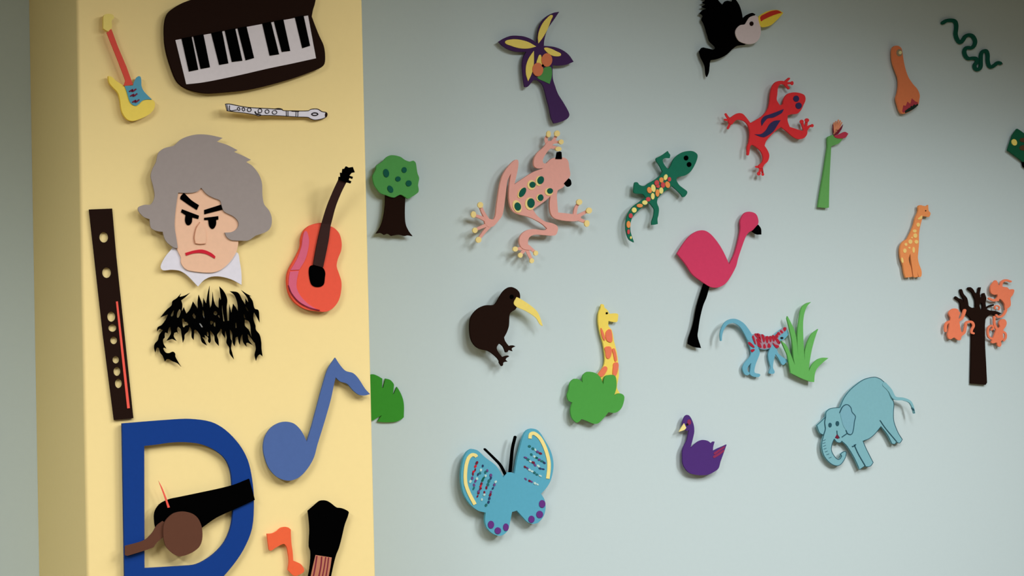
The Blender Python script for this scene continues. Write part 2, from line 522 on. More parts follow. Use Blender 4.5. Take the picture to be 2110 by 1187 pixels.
# ---- acoustic guitar, neck bending off the pillar
k = Crop(570, 330, 3.596)
body = k.loop('335,465 290,470 240,490 205,525 185,580 180,640 150,710 95,810 80,870 85,950 105,1010 150,1065 220,1105 310,1120 370,1122 420,1095 460,1040 478,970 480,900 462,840 445,785 455,730 478,670 482,610 465,545 430,505 400,490')
t = Cutout('guitar_cutout', 'orange red acoustic guitar cutout with dark brown neck and pink side', 'guitar cutout', FACE, body,
           lambda u, v: .006 + max(0, 462 - v) * 0.0005)
t.part('guitar_body', 'orange_red', body, 0, .012)
a = t.part('side_rim', 'pink_strip', k.loop('215,525 235,560 240,620 215,730 168,812c 103,815c 150,735 185,640 195,570'), .012, .002)
a = t.part('side_rim', 'pink_strip', k.loop('100,825c 165,820c 150,890 150,950 180,1010 240,1070 315,1115c 240,1098 170,1055 120,1000 92,940 92,870'), .012, .002)
t.part('side_seam', 'maroon', [k.stroke('88,930 110,985 165,1050 240,1092 318,1113', 7)], .012, .0025)
t.part('sound_hole', 'black', k.loop('280,778 250,785 240,815 243,865 258,920 285,938 325,938 350,920 358,870 360,830 340,795'), .012, .002)
nk = t.part('neck', 'neck_brown', k.loop('462,140c 520,160c 480,240 440,340 410,450 400,490 385,600 345,795c 272,775c 300,620 335,470 375,340 420,230'), .014, .004)
t.part('headstock', 'black', k.loop('!515,45 535,55 565,50 580,90 556,95 540,115 566,124 562,139 540,130 535,148 555,157 548,172 515,163 460,142 462,122 475,125 472,92 486,95 490,65 505,62'), .018, .004)

# ---- blue quaver
k = Crop(520, 720, 4.093)
out = k.loop('285,610 350,625 400,670 435,725 460,780c 500,650 540,500 600,280 640,160 700,70c 735,125 785,180 850,200 895,245 950,330 993,377c 950,388 900,383 850,345 800,290 740,270 703,235c 690,290 660,430 600,640 550,800 520,910 470,1000 400,1075 330,1105 270,1103 200,1070 140,1000 105,910 92,830 105,745 150,670 215,625')
t = Cutout('music_note_cutout', 'large slate blue quaver note cutout on the yellow pillar', 'music note cutout', FACE, out, .013)
t.part('music_note', 'slate_blue', out, 0, .006)

# ---- letter D, with the black and brown instruments across it
k = Crop(230, 840, 3.42)
outer = k.loop('75,112c 420,85 560,80 700,100 800,155 900,260 960,370 990,500 1003,650 990,850 930,1000 840,1130 740,1230 600,1280 450,1292 95,1300c')
inner = k.loop('230,270c 320,260 400,248 500,243 620,255 720,295 800,360 840,450 852,580 857,720 840,850 790,960 700,1050 600,1105 500,1117 232,1133c')
t = Cutout('letter_cutout', 'big royal blue letter D cutout at the bottom of the yellow pillar', 'letter cutout', FACE, outer[:2] + k.loop('!230,112 230,1300 95,1300'), .006)
t.part('letter', 'royal_blue', holes(outer, inner), 0, .010)
arm = k.loop('410,645 470,632 600,605 845,550 970,502c 990,575 1010,650c 860,720 740,775 640,845c 560,900 400,890 318,855 302,800 305,735 340,680')
t = Cutout('instrument_cutout', 'black tapering instrument cutout with orange spike, across the blue letter D', 'instrument cutout', FACE, arm, .0162)
t.part('instrument_body', 'black', arm, 0, .005)
t.part('spike', 'strip_red', k.loop('330,515c 355,560 380,620 411,703c 395,706c 370,625'), .005, .002)
rnd = k.loop('505,733 440,745 395,780 370,820 364,890 375,960 400,1000 450,1040 490,1048 560,1025 615,985 638,930 637,850 612,785 570,748')
t = Cutout('banjo_cutout', 'round brown banjo cutout with bent neck in front of the black tapering cutout', 'instrument cutout', FACE, rnd, .0235, pad=(22, k.p(500, 975)))
t.part('banjo_neck', 'brown', k.loop('360,800c 388,815c 400,860 365,910 345,930c 320,950 295,985c 240,1005 110,1045c 95,1040c 95,975c 230,935 285,885 320,830'), 0, .004)
t.part('banjo_head', 'brown', rnd, .004, .005)

# ---- orange note, guitar neck with strings
k = Crop(530, 1010, 6.708)
out = k.loop('135,605c 210,598 270,570 320,525 380,510 430,517 465,545c 467,640 475,750 490,850 498,975c 560,1000 610,1030 650,1100 640,1135 580,1170 540,1185 500,1180 450,1130 425,1105c 440,1000 430,890 410,790 375,745 340,750 250,800 190,838 163,825c 150,720')
t = Cutout('music_note_cutout', 'small orange quaver note cutout beside the black guitar neck', 'music note cutout', FACE, out, .007)
t.part('music_note', 'orange', out, 0, .005)
out = k.loop('905,143 860,155 800,205 705,287c 720,400 730,550 722,780 745,850 735,1050 690,1300c 1000,1300c 1045,1080 1090,900 1130,800 1170,650 1210,480 1267,310 1240,280 1170,250 1100,240 1020,180 965,148')
t = Cutout('guitar_neck_cutout', 'black guitar headstock cutout with tan strung neck at the pillar foot', 'guitar cutout', FACE, out, .012)
t.part('headstock', 'black', out, 0, .006)
g = t.part('fingerboard', 'peach', k.loop('!808,898 1030,932 1012,1060 970,1290 722,1290 765,1080'), .006, .002)
for q, w in (('826,915 800,1080 758,1285', 15), ('893,925 880,1060 835,1285', 15), ('948,930 925,1080 885,1285', 13), ('988,935 970,1080 935,1285', 13)):
    t.part('string', 'maroon', [k.stroke(q, w)], .008, .001, g)

# ---- round green tree
k = Crop(740, 300, 5.9375)
cr = k.loop('395,117 340,140 300,182 262,212 215,245 205,300 170,370 180,450 200,500 265,580 330,605 380,625 430,635 470,615 510,600 560,625 600,650 640,630 720,575 730,540 722,480 735,400 715,340 702,260 692,210 665,185 620,195 560,175 500,135')
t = Cutout('tree_cutout', 'round green tree cutout with dark spots and brown trunk beside the pillar', 'tree cutout', WALL, cr, .020)
t.part('trunk', 'dark_brown', k.loop('325,560c 322,720 300,880 265,990 208,1078c 270,1070 310,1092c 350,1078 400,1105c 450,1095 500,1090 560,1105 600,1098 655,1108c 610,1050 570,960 560,820 568,590c'), 0, .006)
cw = t.part('crown', 'tree_green', cr, .006, .007)
for (x, y, rx, ry, a) in ((332, 337, 36, 53, -10), (553, 298, 31, 36, 0), (477, 408, 33, 32, 0), (608, 462, 36, 38, 0), (383, 533, 32, 48, -30)):
    t.part('fruit', 'dark_green', k.ell(x, y, rx, ry, a, 12), .013, .002, cw)

# ---- leaf cut off by the pillar
k = Crop(740, 740, 7.417)
out = k.loop('60,420 110,290 200,232 280,255 357,300c 350,437c 370,437c 405,298c 470,315 520,365 533,400 515,540c 535,525c 580,425c 630,510 670,610 686,720 683,890c 640,925 570,955 480,965 350,965 283,953c 320,895 352,855c 300,885 210,940c 130,900 70,700')
t = Cutout('leaf_cutout', 'green notched leaf cutout on the blue wall, half hidden by the pillar', 'leaf cutout', WALL, k.loop('!220,260 340,310 640,560 670,880 300,800'), .002)
t.part('leaf', 'leaf_green', out, 0, .006)

# ---- purple palm
k = Crop(1010, 10, 4.565)
out = k.loop('650,65c 595,75 530,110 480,165 455,230 445,300 438,362c 400,330 330,300 260,290 190,292 130,315 80,345c 120,385 180,420 250,440 340,442c 315,490 303,560 312,680 325,770c 350,772 385,735 410,705c 450,710 490,745 510,790 530,870 555,960 575,1060 600,1115c 650,1105 720,1075 745,1040 735,1000 690,920 640,840 610,760 590,690 588,565c 640,570 720,562 785,535c 740,470 680,425 600,395 505,385c 510,330 540,230 600,140')
t = Cutout('palm_cutout', 'dark purple palm tree cutout with yellow frond inserts and orange coconuts', 'tree cutout', WALL, out, .020)
t.part('palm', 'purple_dark', out, 0, .006)
for q in ('585,95 530,130 490,180 460,250 450,310 455,362c 495,310 540,230 570,150', '140,350 200,325 280,328 360,350 434,392c 360,410 280,408 200,385',
          '412,432c 365,500 340,570 338,650 358,718c 390,650 410,570', '510,405 560,408 620,435 668,470 610,483 560,465 525,435', '470,468 485,500 492,560 440,560 450,500'):
    t.part('frond', 'palm_yellow', k.loop(q), .006, .002)
t.part('small_leaf', 'palm_green', k.loop('500,600 540,580 575,590 580,670 560,743c 510,720 445,685 470,660'), .006, .002)
for (x, y) in ((535, 518), (450, 608)):
    t.part('coconut', 'coconut', k.ell(x, y, 50, 64), .008, .003)
t.part('coconut_dot', 'black', k.ell(496, 572, 11, 12), .008, .0035)

# ---- pink frog
k = Crop(940, 250, 3.83)
out = k.loop('715,330c 760,292 840,285 880,305 893,370 900,430 865,480 845,520 800,550 798,640 805,720c 860,725 915,732 970,740 985,765 960,785 900,788 820,778 770,760 745,720 738,650 745,590c 700,630 650,665 605,695c 640,745 700,790 760,805 800,830 800,870 780,900 700,898 620,895 575,920 570,980 600,1010 560,1015 520,1000 500,960 505,910 540,870 600,850 700,860 718,845c 680,810 620,775 560,750 500,735 450,710 425,660 416,590 420,500 433,410c 405,470 388,600 365,740 330,790 290,830 250,830 225,790 255,770 300,770 320,660 345,500 375,410 430,335 470,303 490,310 488,370 460,498c 530,450 610,400 690,370c 640,370 615,350 615,300 640,250 690,205 720,165 745,155 760,195 720,240 685,300 690,330')
t = Cutout('frog_cutout', 'pink tree frog cutout with yellow toes and green spots in rings', 'frog cutout', WALL, out, .030)
toes = ['265,800 220,730 190,660', '270,800 200,760 138,738', '275,805 200,835 150,858', '275,815 225,870 178,933', '935,760 945,690 970,640', '950,755 1048,703',
        '960,770 1000,785 1033,803', '545,1000 468,1008', '550,1000 508,1055', '555,1000 575,1050 598,1097', '570,990 630,1038', '725,190 710,140 730,100', '730,190 770,150 797,95',
        '735,190 770,165 828,165', '740,200 800,210']
b = t.part('frog_body', 'frog_pink', [out] + [k.stroke(q, 30, 20) for q in toes], 0, .008)
for (x, y, rx, ry) in ((192, 660, 22, 24), (138, 735, 20, 26), (150, 860, 20, 22), (178, 935, 22, 24), (973, 637, 23, 23), (1050, 704, 23, 24), (1033, 806, 20, 27),
                       (468, 1008, 20, 20), (508, 1057, 18, 20), (598, 1100, 18, 20), (630, 1040, 18, 20), (731, 100, 17, 26), (798, 96, 22, 24), (830, 162, 19, 20), (808, 218, 25, 18)):
    t.part('toe_pad', 'toe_yellow', k.ell(x, y, rx, ry, 0, 14), .008, .005)
t.part('eye', 'black', k.loop('!795,243 818,237 832,243 835,297 785,297'), .008, .003)
t.part('eye', 'black', k.loop('890,450c 905,465 908,500 880,517 853,490c'), .008, .003)
for (g, y) in (((668, 464, 25, 32, 20), (655, 470, 27, 40, 10)), ((604, 500, 24, 24, 0), (595, 502, 33, 38, 0)), ((525, 560, 22, 42, 30), (517, 564, 26, 46, 30)),
               ((742, 549, 23, 22, 0), (733, 556, 32, 31, 0)), ((668, 602, 22, 26, 0), (660, 605, 27, 30, 0)), ((592, 645, 29, 38, 0), (583, 650, 38, 50, 0)),
               ((487, 672, 25, 33, -15), (482, 672, 33, 52, -20))):
    s_ = t.part('ring_spot', 'toe_yellow', k.ell(*y, 16), .008, .002)
    t.part('spot', 'dark_green', k.ell(*g, 14), .010, .002, s_)

# ---- brown kiwi
k = Crop(930, 570, 5.935)
out = k.loop('735,127 690,140 640,180 600,240 560,310 525,345 430,350 350,380 280,440 240,510 228,600 235,720 260,800 310,860 370,890 440,905 490,930 560,990 590,1030 590,1050 618,1095c 633,1085c 640,1050 690,1040c 665,1010 710,975c 690,965 625,985c 580,930 555,870 578,825c 600,822 640,860 668,928c 685,925 705,900 750,912c 740,880 785,852c 750,840 705,850c 660,790 645,745c 680,680 705,600 715,460 740,430 790,395 840,270 835,200 800,155')
t = Cutout('kiwi_cutout', 'dark brown kiwi bird cutout with long curved yellow beak', 'bird cutout', WALL, out, .032)
t.part('kiwi_body', 'dark_brown', out, 0, .008)
t.part('beak', 'kiwi_yellow', k.loop('800,250c 850,275 930,325 1020,395 1070,460 1120,605c 1085,585 1040,510 970,455 890,410 800,370 765,325'), .008, .003)
t.part('eye', 'black', k.ell(740, 247, 24, 26), .008, .002)

# ---- yellow giraffe behind a bush
k = Crop(1150, 610, 4.239)
out = k.loop('372,105 380,72 400,78 405,100 430,122 447,155c 520,155 524,190 515,225 490,228 440,218c 440,260 470,300 490,400 510,480 525,580 530,700 515,800 540,850c 480,900 400,860 350,680c 400,610 410,540 395,420 370,330 352,230 355,150')
t = Cutout('giraffe_cutout', 'yellow giraffe neck cutout with orange patches rising from a green bush', 'giraffe cutout', WALL, out, .011)
g = t.part('giraffe_neck', 'giraffe_yellow', out, 0, .006)
for q in ('445,290 465,300 475,390 460,405 425,385 418,320', '410,450 460,445 468,500 450,545 425,540 415,490', '375,280 390,300 412,370 405,390 382,340',
          '475,465 495,460 515,560 500,572 485,510', '490,585 525,585 525,640 500,705 480,690 482,620', '405,615 430,625 425,655 390,703 355,700 352,680'):
    t.part('patch', 'spot_orange', k.loop(q, 3), .006, .003)
t.part('eye', 'black', k.ell(427, 150, 9), .006, .002)
out = k.loop('250,665 215,700 215,755c 180,728 140,725 105,760 95,820 80,870 95,915 125,930c 110,990 120,1060 160,1105 180,1100 205,1075c 250,1090 310,1115 350,1112 400,1065 440,1015c 500,1020 550,985 575,920 575,870 535,850 490,868c 510,800 510,740 495,695 450,690 410,705 395,775c 370,710 330,675 290,663')
t = Cutout('bush_cutout', 'green lobed bush cutout covering the yellow giraffe\'s base', 'bush cutout', WALL, out, .0215)
t.part('bush', 'bush_green', out, 0, .006)

# ---- butterfly
k = Crop(920, 870, 4.748)
out = k.loop('240,265 195,300 165,370 145,480 145,590 170,700 230,800 310,865 385,885c 378,960 395,1030 440,1080 500,1110 550,1105 600,1060 620,990 642,878c 690,865c 740,920 800,980 850,995 900,980 950,920 970,840 960,760 925,700c 980,640 1020,570 1045,460 1045,380 1020,280 960,170 900,85 845,63 790,80 755,130 720,250 690,370 668,502c 625,490 590,500 558,542c 530,490 480,420 380,345 310,280 270,265')
t = Cutout('butterfly_cutout', 'large turquoise butterfly cutout with yellow wing bands and glitter specks', 'butterfly cutout', WALL, out, .024)
w = t.part('wings', 'teal_blue', out, 0, .010)
t.part('wing_band', 'band_yellow', [k.stroke('295,340c 285,325 250,320 215,355 190,450 188,590 220,690 280,805c', 32, 34, round_=False)], .010, .002)
t.part('wing_band', 'band_yellow', [k.stroke('818,160c 825,118 860,110 915,155 965,250 1000,370 1003,460 992,553c', 32, 34, round_=False)], .010, .002)
t.part('antenna', 'black', [k.stroke('378,265 460,345 530,420 578,510', 20, 26)], .004, .005)
t.part('antenna', 'black', [k.stroke('675,145 650,250 637,370 625,485', 24, 28)], .004, .005)
for q in ((437, 1003, 30, 38), (504, 1062, 31, 33), (583, 1028, 27, 37), (833, 950, 30, 35), (913, 903, 33, 36), (938, 800, 31, 38)):
    t.part('wing_dot', 'dot_purple', k.ell(*q), .010, .002)
R5 = random.Random(5)
for (x0, y0, x1, y1, cs) in ((298, 395, 282, 470, 'maroon red maroon'), (268, 480, 238, 575, 'red maroon bead_purple pale_teal'), (358, 432, 330, 500, 'bead_navy pale_teal palm_teal'),
                             (398, 470, 360, 570, 'bead_purple palm_teal pale_teal dark_green dark_green'), (308, 515, 265, 642, 'bead_navy pale_teal bead_purple bead_purple palm_teal'),
                             (440, 515, 408, 612, 'bead_purple bead_navy palm_teal palm_teal'), (484, 580, 458, 642, 'pale_teal bead_purple bead_navy'),
                             (347, 600, 303, 722, 'maroon red maroon bead_purple maroon maroon'), (392, 640, 372, 690, 'maroon maroon'), (375, 715, 350, 752, 'pale_teal pale_teal'),
                             (440, 680, 395, 810, 'bead_purple maroon bead_navy bead_navy palm_teal'),
                             (815, 237, 925, 305, 'palm_teal palm_teal pale_teal bead_purple maroon'), (835, 320, 955, 395, 'palm_teal pale_teal dark_green bead_purple palm_teal bead_navy'),
                             (772, 350, 945, 465, 'bead_purple palm_teal pale_teal maroon bead_purple pale_teal bead_navy bead_navy'),
                             (768, 435, 915, 525, 'maroon bead_purple pale_teal pale_teal palm_teal palm_teal pale_teal'), (780, 560, 890, 608, 'bead_purple maroon bead_purple pale_teal pale_teal')):
    cs = cs.split()
    m_ = len(cs)
    for i in range(m_):
        f_ = i / max(1, m_ - 1)
        x, y = x0 + (x1 - x0) * f_ + R5.uniform(-6, 6), y0 + (y1 - y0) * f_ + R5.uniform(-6, 6)
        ln = math.hypot(x1 - x0, y1 - y0) / m_
        an = math.degrees(math.atan2(y1 - y0, x1 - x0)) + R5.uniform(-25, 25)
        t.part('speck', cs[i], k.ell(x, y, ln * R5.uniform(.55, .75), R5.uniform(8, 13), an, 6), .010, R5.uniform(.001, .003))

# ---- toucan
k = Crop(1420, 0, 6.98)
out = k.loop('160,190c 200,145 262,125c 185,95c 250,60c 190,35c 240,0 200,-40c 300,-80 400,-20 440,30 485,75c 520,20 560,10 620,30c 630,-10 640,-40c 690,20 730,90 760,190 772,268c 810,230 860,200 910,185 955,207c 920,260 900,400 850,600 800,645c 740,650 680,665 620,710 560,770 500,810 420,845 310,865c 300,900 295,960 285,1040 260,1105c 245,1060 235,960 215,900 175,820 152,738c 190,685 240,690 350,715c 385,690 360,650 300,590 270,500 240,400 215,330 188,280 205,220')
t = Cutout('toucan_cutout', 'black flying toucan cutout with pinkish white face and red yellow beak', 'bird cutout', WALL, out, .020)
t.part('toucan_body', 'black', out, 0, .006)
f_ = t.part('face', 'toucan_face', k.loop('930,225 870,250 828,310 800,350 740,360 690,400 665,460 680,530 720,590 800,625 880,635 960,610 1010,550 1030,480 1030,400 1012,330 1000,260 970,230'), .006, .003)
t.part('eye', 'dark_brown', k.ell(900, 340, 28, 32), .009, .002, f_)
bk = t.part('beak', 'beak_yellow', k.loop('1010,230 1060,195 1130,160 1220,142 1300,150 1355,185c 1310,240 1250,300 1180,360 1110,385 1040,385 1015,330 1000,270'), .006, .005)
t.part('beak_stripe', 'beak_red', k.loop('1030,240 1100,195 1180,160 1270,148 1335,182c 1250,205 1150,245 1070,285 1036,308c'), .011, .002, bk)

# ---- red lizard
k = Crop(1470, 150, 5.161)
out = k.loop('740,335c 755,270 790,225 850,208 920,215 970,240 980,290 955,350 930,400 890,435 830,440 790,455c 790,510 812,575c 860,590 920,610 950,615 985,600 1000,640 970,690 910,705 850,680 780,620 720,575c 660,620 600,680 560,730 545,775c 580,830 595,880 580,940 540,980 520,1015 490,1015 480,990 520,950 530,900 510,840 460,790 410,765 390,785c 378,875 360,875c 362,790 380,740c 390,650 380,580 350,530 310,505 250,500 215,530 200,550c 170,540 165,500 200,465 260,430 310,435 350,475 395,535c 450,505 520,460 575,395 600,320 610,220 630,140 670,95 730,85 770,100 775,125 720,120 690,150 680,230 675,290 708,345c')
t = Cutout('lizard_cutout', 'bright red lizard cutout with two navy back stripes and navy eyes', 'lizard cutout', WALL, out, .026)
tt = ['755,110 805,62', '760,112 800,110 838,108', '760,112 800,165', '975,620 940,520', '980,615 995,505', '980,620 1020,570 1055,562', '190,510 150,470 132,440', '190,510 125,498',
      '190,515 155,590', '505,1000 455,1000', '505,1000 485,1080', '510,1000 527,1085']
b = t.part('lizard_body', 'lizard_red', [out] + [k.stroke(q, 28, 22) for q in tt], 0, .006)
for q in ((940, 520, 22, 22), (995, 505, 24, 22), (838, 110, 16, 22), (485, 1072, 20, 20), (527, 1080, 14, 16), (1052, 562, 16, 18)):
    t.part('toe_tip', 'lizard_red', k.ell(*q, 0, 10), .006, .002)
for q in ('750,385c 730,425 690,450 640,475 580,485 545,520 515,565c 510,510 540,465 590,445 660,420', '715,505c 680,560 640,620 590,660 530,685 440,655c 510,650 560,610 600,545 650,510'):
    t.part('back_stripe', 'navy', k.loop(q), .006, .002)
t.part('eye', 'navy', k.ell(882, 275, 31, 33), .006, .002)
t.part('eye', 'navy', k.ell(908, 350, 33, 34), .006, .002)

# ---- green gecko
k = Crop(1260, 290, 5.16)
out = k.loop('610,300c 635,260 660,200 710,150 780,115 860,110 910,140 915,180 885,260 840,330 780,370 700,390 690,420c 720,470 770,510 805,540 800,570 765,600 740,570 700,530 645,480c 590,520 530,570 490,615c 485,660 505,720 500,790 490,830 493,885c 465,892 430,895c 430,860 450,800 455,730 430,690 405,658c 340,700 270,760 220,820 202,890 205,970 240,1080c 190,1050 160,970 155,880 170,800 220,710 300,650 365,605c 350,580 330,565 245,555 240,510 250,445 275,442 300,470 350,480 400,450 470,410 520,370 545,330c 510,260 475,195 520,165 560,140 600,110c 610,130 625,150 620,185c 570,185 545,205 560,250 590,290')
t = Cutout('gecko_cutout', 'dark green gecko cutout with yellow, orange and red beads along its tail', 'lizard cutout', WALL, out, .026)
t.part('gecko_body', 'gecko_green', out, 0, .006)
t.part('eye', 'black', k.ell(795, 183, 24, 26), .006, .002)
t.part('eye', 'black', k.ell(827, 252, 24, 26), .006, .002)
bc = {'Y': 'bead_yellow', 'O': 'bead_orange', 'R': 'bead_red'}
for (c_, *q) in (('Y', 577, 388, 20, 32, 15), ('R', 617, 410, 18, 24), ('O', 532, 417, 22, 28), ('R', 483, 448, 24, 30), ('R', 495, 484, 20, 18), ('O', 598, 467, 25, 36, -15), ('R', 548, 470, 22, 32),
                 ('Y', 446, 505, 23, 42, -10), ('O', 405, 525, 24, 34, -15), ('Y', 530, 530, 22, 34), ('O', 490, 555, 20, 40), ('Y', 440, 590, 19, 35), ('R', 392, 622, 24, 24), ('Y', 356, 657, 28, 24),
                 ('O', 302, 690, 32, 20), ('Y', 243, 737, 25, 28), ('R', 206, 797, 20, 26), ('O', 183, 890, 20, 38), ('R', 183, 968, 13, 26), ('Y', 208, 1030, 9, 15)):
    t.part('bead', bc[c_], k.ell(*q, n=12) if len(q) == 5 else k.ell(*q, n=12), .006, .003)

# ---- flamingo
k = Crop(1380, 420, 3.829)
out = k.loop('60,392c 120,300 170,245 230,212 280,212 330,245 390,320 430,390 470,478c 510,400 540,300 560,200 560,130 590,75 630,62 680,80 700,130 695,165 660,205 625,225 600,260 570,340 540,430 525,490 490,560 440,630 380,660 320,655 250,610 180,555 130,480')
t = Cutout('flamingo_cutout', 'hot pink flamingo cutout with black beak and one black leg', 'bird cutout', WALL, out, .014)
t.part('leg', 'black', k.loop('275,620c 318,640c 290,740 265,800 240,900 225,1000 220,1045 248,1138c 200,1130 148,1105c 155,1060 190,950 220,800'), 0, .007)
t.part('flamingo_body', 'flamingo_pink', out, .003, .007)
t.part('beak', 'black', k.loop('700,165c 720,195 724,242c 690,240 653,218c'), .008, .007)

# ---- striped blue animal and grass
k = Crop(1460, 610, 6.247)
out = k.loop('520,470c 560,500c 600,490 680,490 750,517 830,512 880,470 970,405 1003,405c 1010,430 1030,470 1025,500 970,560 930,580 905,650 882,690c 900,740 960,790 1035,830c 1035,850 1000,855 970,885 945,880 900,800 862,748c 840,830 830,920 850,990 790,1000 780,980 800,920 775,820 770,740 795,672c 740,690 680,685 640,662c 660,720 650,770 610,870 590,960 600,990 665,1010 640,1045 540,1015 540,940 550,858c 510,910 500,960 530,1000 490,1020 460,995 440,930 460,870 540,770 545,700 510,590 490,525c')
t = Cutout('striped_animal_cutout', 'pale blue long tailed animal cutout with red stripes, beside green grass', 'animal cutout', WALL, out, .012)
b = t.part('animal_body', 'numbat_blue', out, 0, .005)
t.part('tail', 'numbat_blue', [k.stroke('540,545 480,440 420,365 330,320 240,345 185,420 163,500 163,570', 84, 18)], 0, .005, bend=lambda u, v: max(0, 1548 - u) * .0004 - .0003)
z = Crop(1540, 670, 16.96)
t.part('saddle', 'stripe_grey', z.loop('165,395 250,312 330,292 450,312 560,335 640,395 850,388 960,352 1100,232 1260,92 1340,72 1368,110 1340,200 1250,280 1085,440 1160,610c 1040,808 970,760 885,600c 820,775 650,828 500,828 372,742 300,670'), .005, .0008, b)
for q in ('170,390 220,370 300,670 270,660 190,480', '250,310 330,295 420,420 500,620 440,580 330,430', '330,295 430,310 470,420 470,530 400,420', '320,480 400,540 480,700 490,790 380,740 345,600', '490,330 560,330 620,480 585,600 540,520',
          '640,400 740,395 720,620 680,620 640,500', '760,400 850,390 840,570 800,590', '570,680 610,660 650,790 570,800', '730,640 770,640 820,770 720,780 710,720', '870,360 960,380 950,560 900,560',
          '950,390 1060,480 1160,610 1110,660 1040,600', '890,620 980,680 1110,730 1040,810 970,760', '980,350 1060,300 1080,400 1060,440 1000,400', '1040,280 1100,240 1150,330 1100,340',
          '1140,200 1190,180 1250,260 1210,285', '1260,100 1330,70 1365,110 1340,200 1290,200', '30,600 110,600 260,770 220,790 60,680', '130,860 260,850 190,940 140,930'):
    t.part('stripe', 'stripe_red', z.loop(q, 3), .0055, .0016, b)
t.part('eye', 'ink', k.ell(947, 540, 18, 13), .005, .0025, b)
out = k.loop('1018,260c 1060,340 1110,450 1138,600 1153,780c 1145,600 1148,450 1165,320 1200,150 1260,95 1320,78c 1270,130 1235,220 1218,340 1222,560 1238,830c 1245,690 1320,500 1412,425c 1380,510 1345,630 1322,730 1300,870 1292,970c 1330,890 1400,820 1470,795 1545,798c 1480,850 1400,930 1370,1000 1360,1108c 1318,1105c 1200,1060 1060,990c 1040,880 1015,760 985,690 935,575c 1000,630 1055,740 1085,820 1112,890c 1095,800 1080,600 1045,430 1010,290c')
t = Cutout('grass_cutout', 'green grass tuft cutout with five pointed blades before the striped animal', 'plant cutout', WALL, k.loop('!1090,960 1290,1000 1330,1080 1200,1040'), .0225)
t.part('grass_tuft', 'grass_green', out, 0, .006)

# ---- swan
k = Crop(1370, 840, 7.42)
out = k.loop('345,112 310,135 285,190 272,260 275,310 330,350 350,352 370,343c 357,420 340,500 300,580 275,650 272,760 280,860 320,940 380,1000 460,1025 560,1035 660,1025 740,990 820,930 850,830 890,720 945,565c 880,595 800,630 735,665c 740,600 762,520c 740,520 710,548c 660,510 590,495 520,515 460,560 390,625c 410,550 435,450 450,370 445,280 420,200 380,130')
t = Cutout('swan_cutout', 'purple swan cutout with yellow beak and reddish striped tail', 'bird cutout', WALL, out, .019)
t.part('swan_body', 'swan_purple', out, 0, .006)
t.part('beak', 'band_yellow', k.loop('295,240c 328,310c 300,340 215,370c 250,310'), .006, .003)
t.part('cheek', 'swan_red', k.ell(372, 222, 30, 42), .006, .001)
t.part('eye', 'ink', k.ell(345, 257, 16), .006, .002)
for q, w in (('765,700 830,655 905,605', 34), ('755,752 820,715 895,660', 38)):
    t.part('tail_stripe', 'swan_red', [k.stroke(q, w, w * .8)], .006, .001)

# ---- elephant
k = Crop(1660, 760, 5.1615)
el = '365,412c 410,310 470,230 550,160 630,110 730,88 790,105 835,140c 868,180 893,235 930,330 940,380 935,460 940,560 985,680 1030,752c 1000,790 967,775c 950,800 920,797c 870,700 802,612c 740,690 680,740 610,768c 650,860 720,997c 690,1035 642,1040 635,1030c 575,1072c 520,950 440,820 385,768c 370,785 335,780 305,745c 285,790 275,860 300,920 350,965 385,930 375,910 385,895 425,880 430,920 410,970 370,1020 320,1030 260,1000 200,930 175,850 175,780 195,705c 150,680 120,600c 165,560 215,510c 220,460 260,425 310,415'
out = k.loop(el)
t = Cutout('elephant_cutout', 'pale blue elephant cutout with raised tail and curled trunk', 'elephant cutout', WALL, out, .015)
b = t.part('elephant_body', 'elephant_blue', out, 0, .007)
tl = lambda u, v: max(0, u - 1828) * .00045
t.part('tail', 'elephant_blue', [k.stroke('840,165 900,230 950,310 1040,322 1110,350 1140,400 1158,470', 46, 16)], .003, .006, bend=tl)
t.part('outline', 'elephant_line', [k.stroke(el, 6, closed=True, n=4)], .007, .0006, b)
er = '365,465c 395,405 440,380 480,410 495,460 530,505 520,560 510,640 490,695 450,690 432,655c 400,600'
t.part('ear', 'ear_blue', k.loop(er), .007, .0015, b)
for q, w in (('365,465 395,405 440,380 480,410 495,460 530,505 520,560 510,640 490,695 450,690 432,655', 8), ('440,690 390,725', 7), ('215,510 205,570 212,640 195,700', 7), ('520,810 560,900 635,1030', 8),
             ('500,826 520,820 535,805', 9), ('795,550 850,630 967,770', 7), ('335,660 340,700 362,735', 6)):
    t.part('drawn_line', 'elephant_line', [k.stroke(q, w)], .007, .0022, b)
for (x, y) in ((200, 760), (198, 790), (202, 820), (208, 850), (222, 880), (238, 910), (262, 945)):
    t.part('trunk_wrinkle', 'elephant_line', [k.stroke(f'{x-14},{y+4} {x},{y} {x+12},{y-6}', 4)], .007, .001, b)
for (x, y, w, h) in ((262, 598, 17, 24), (340, 582, 18, 26)):
    t.part('eye', 'elephant_line', k.ell(x, y, w, h), .007, .002, b)
t.part('mouth', 'maroon', k.loop('!337,695 360,722 348,745 315,733'), .007, .002, b)
t.part('tail_tuft', 'elephant_line', [k.stroke('1135,420 1150,440 1160,472', 20, 10)], .007, .002, bend=tl)

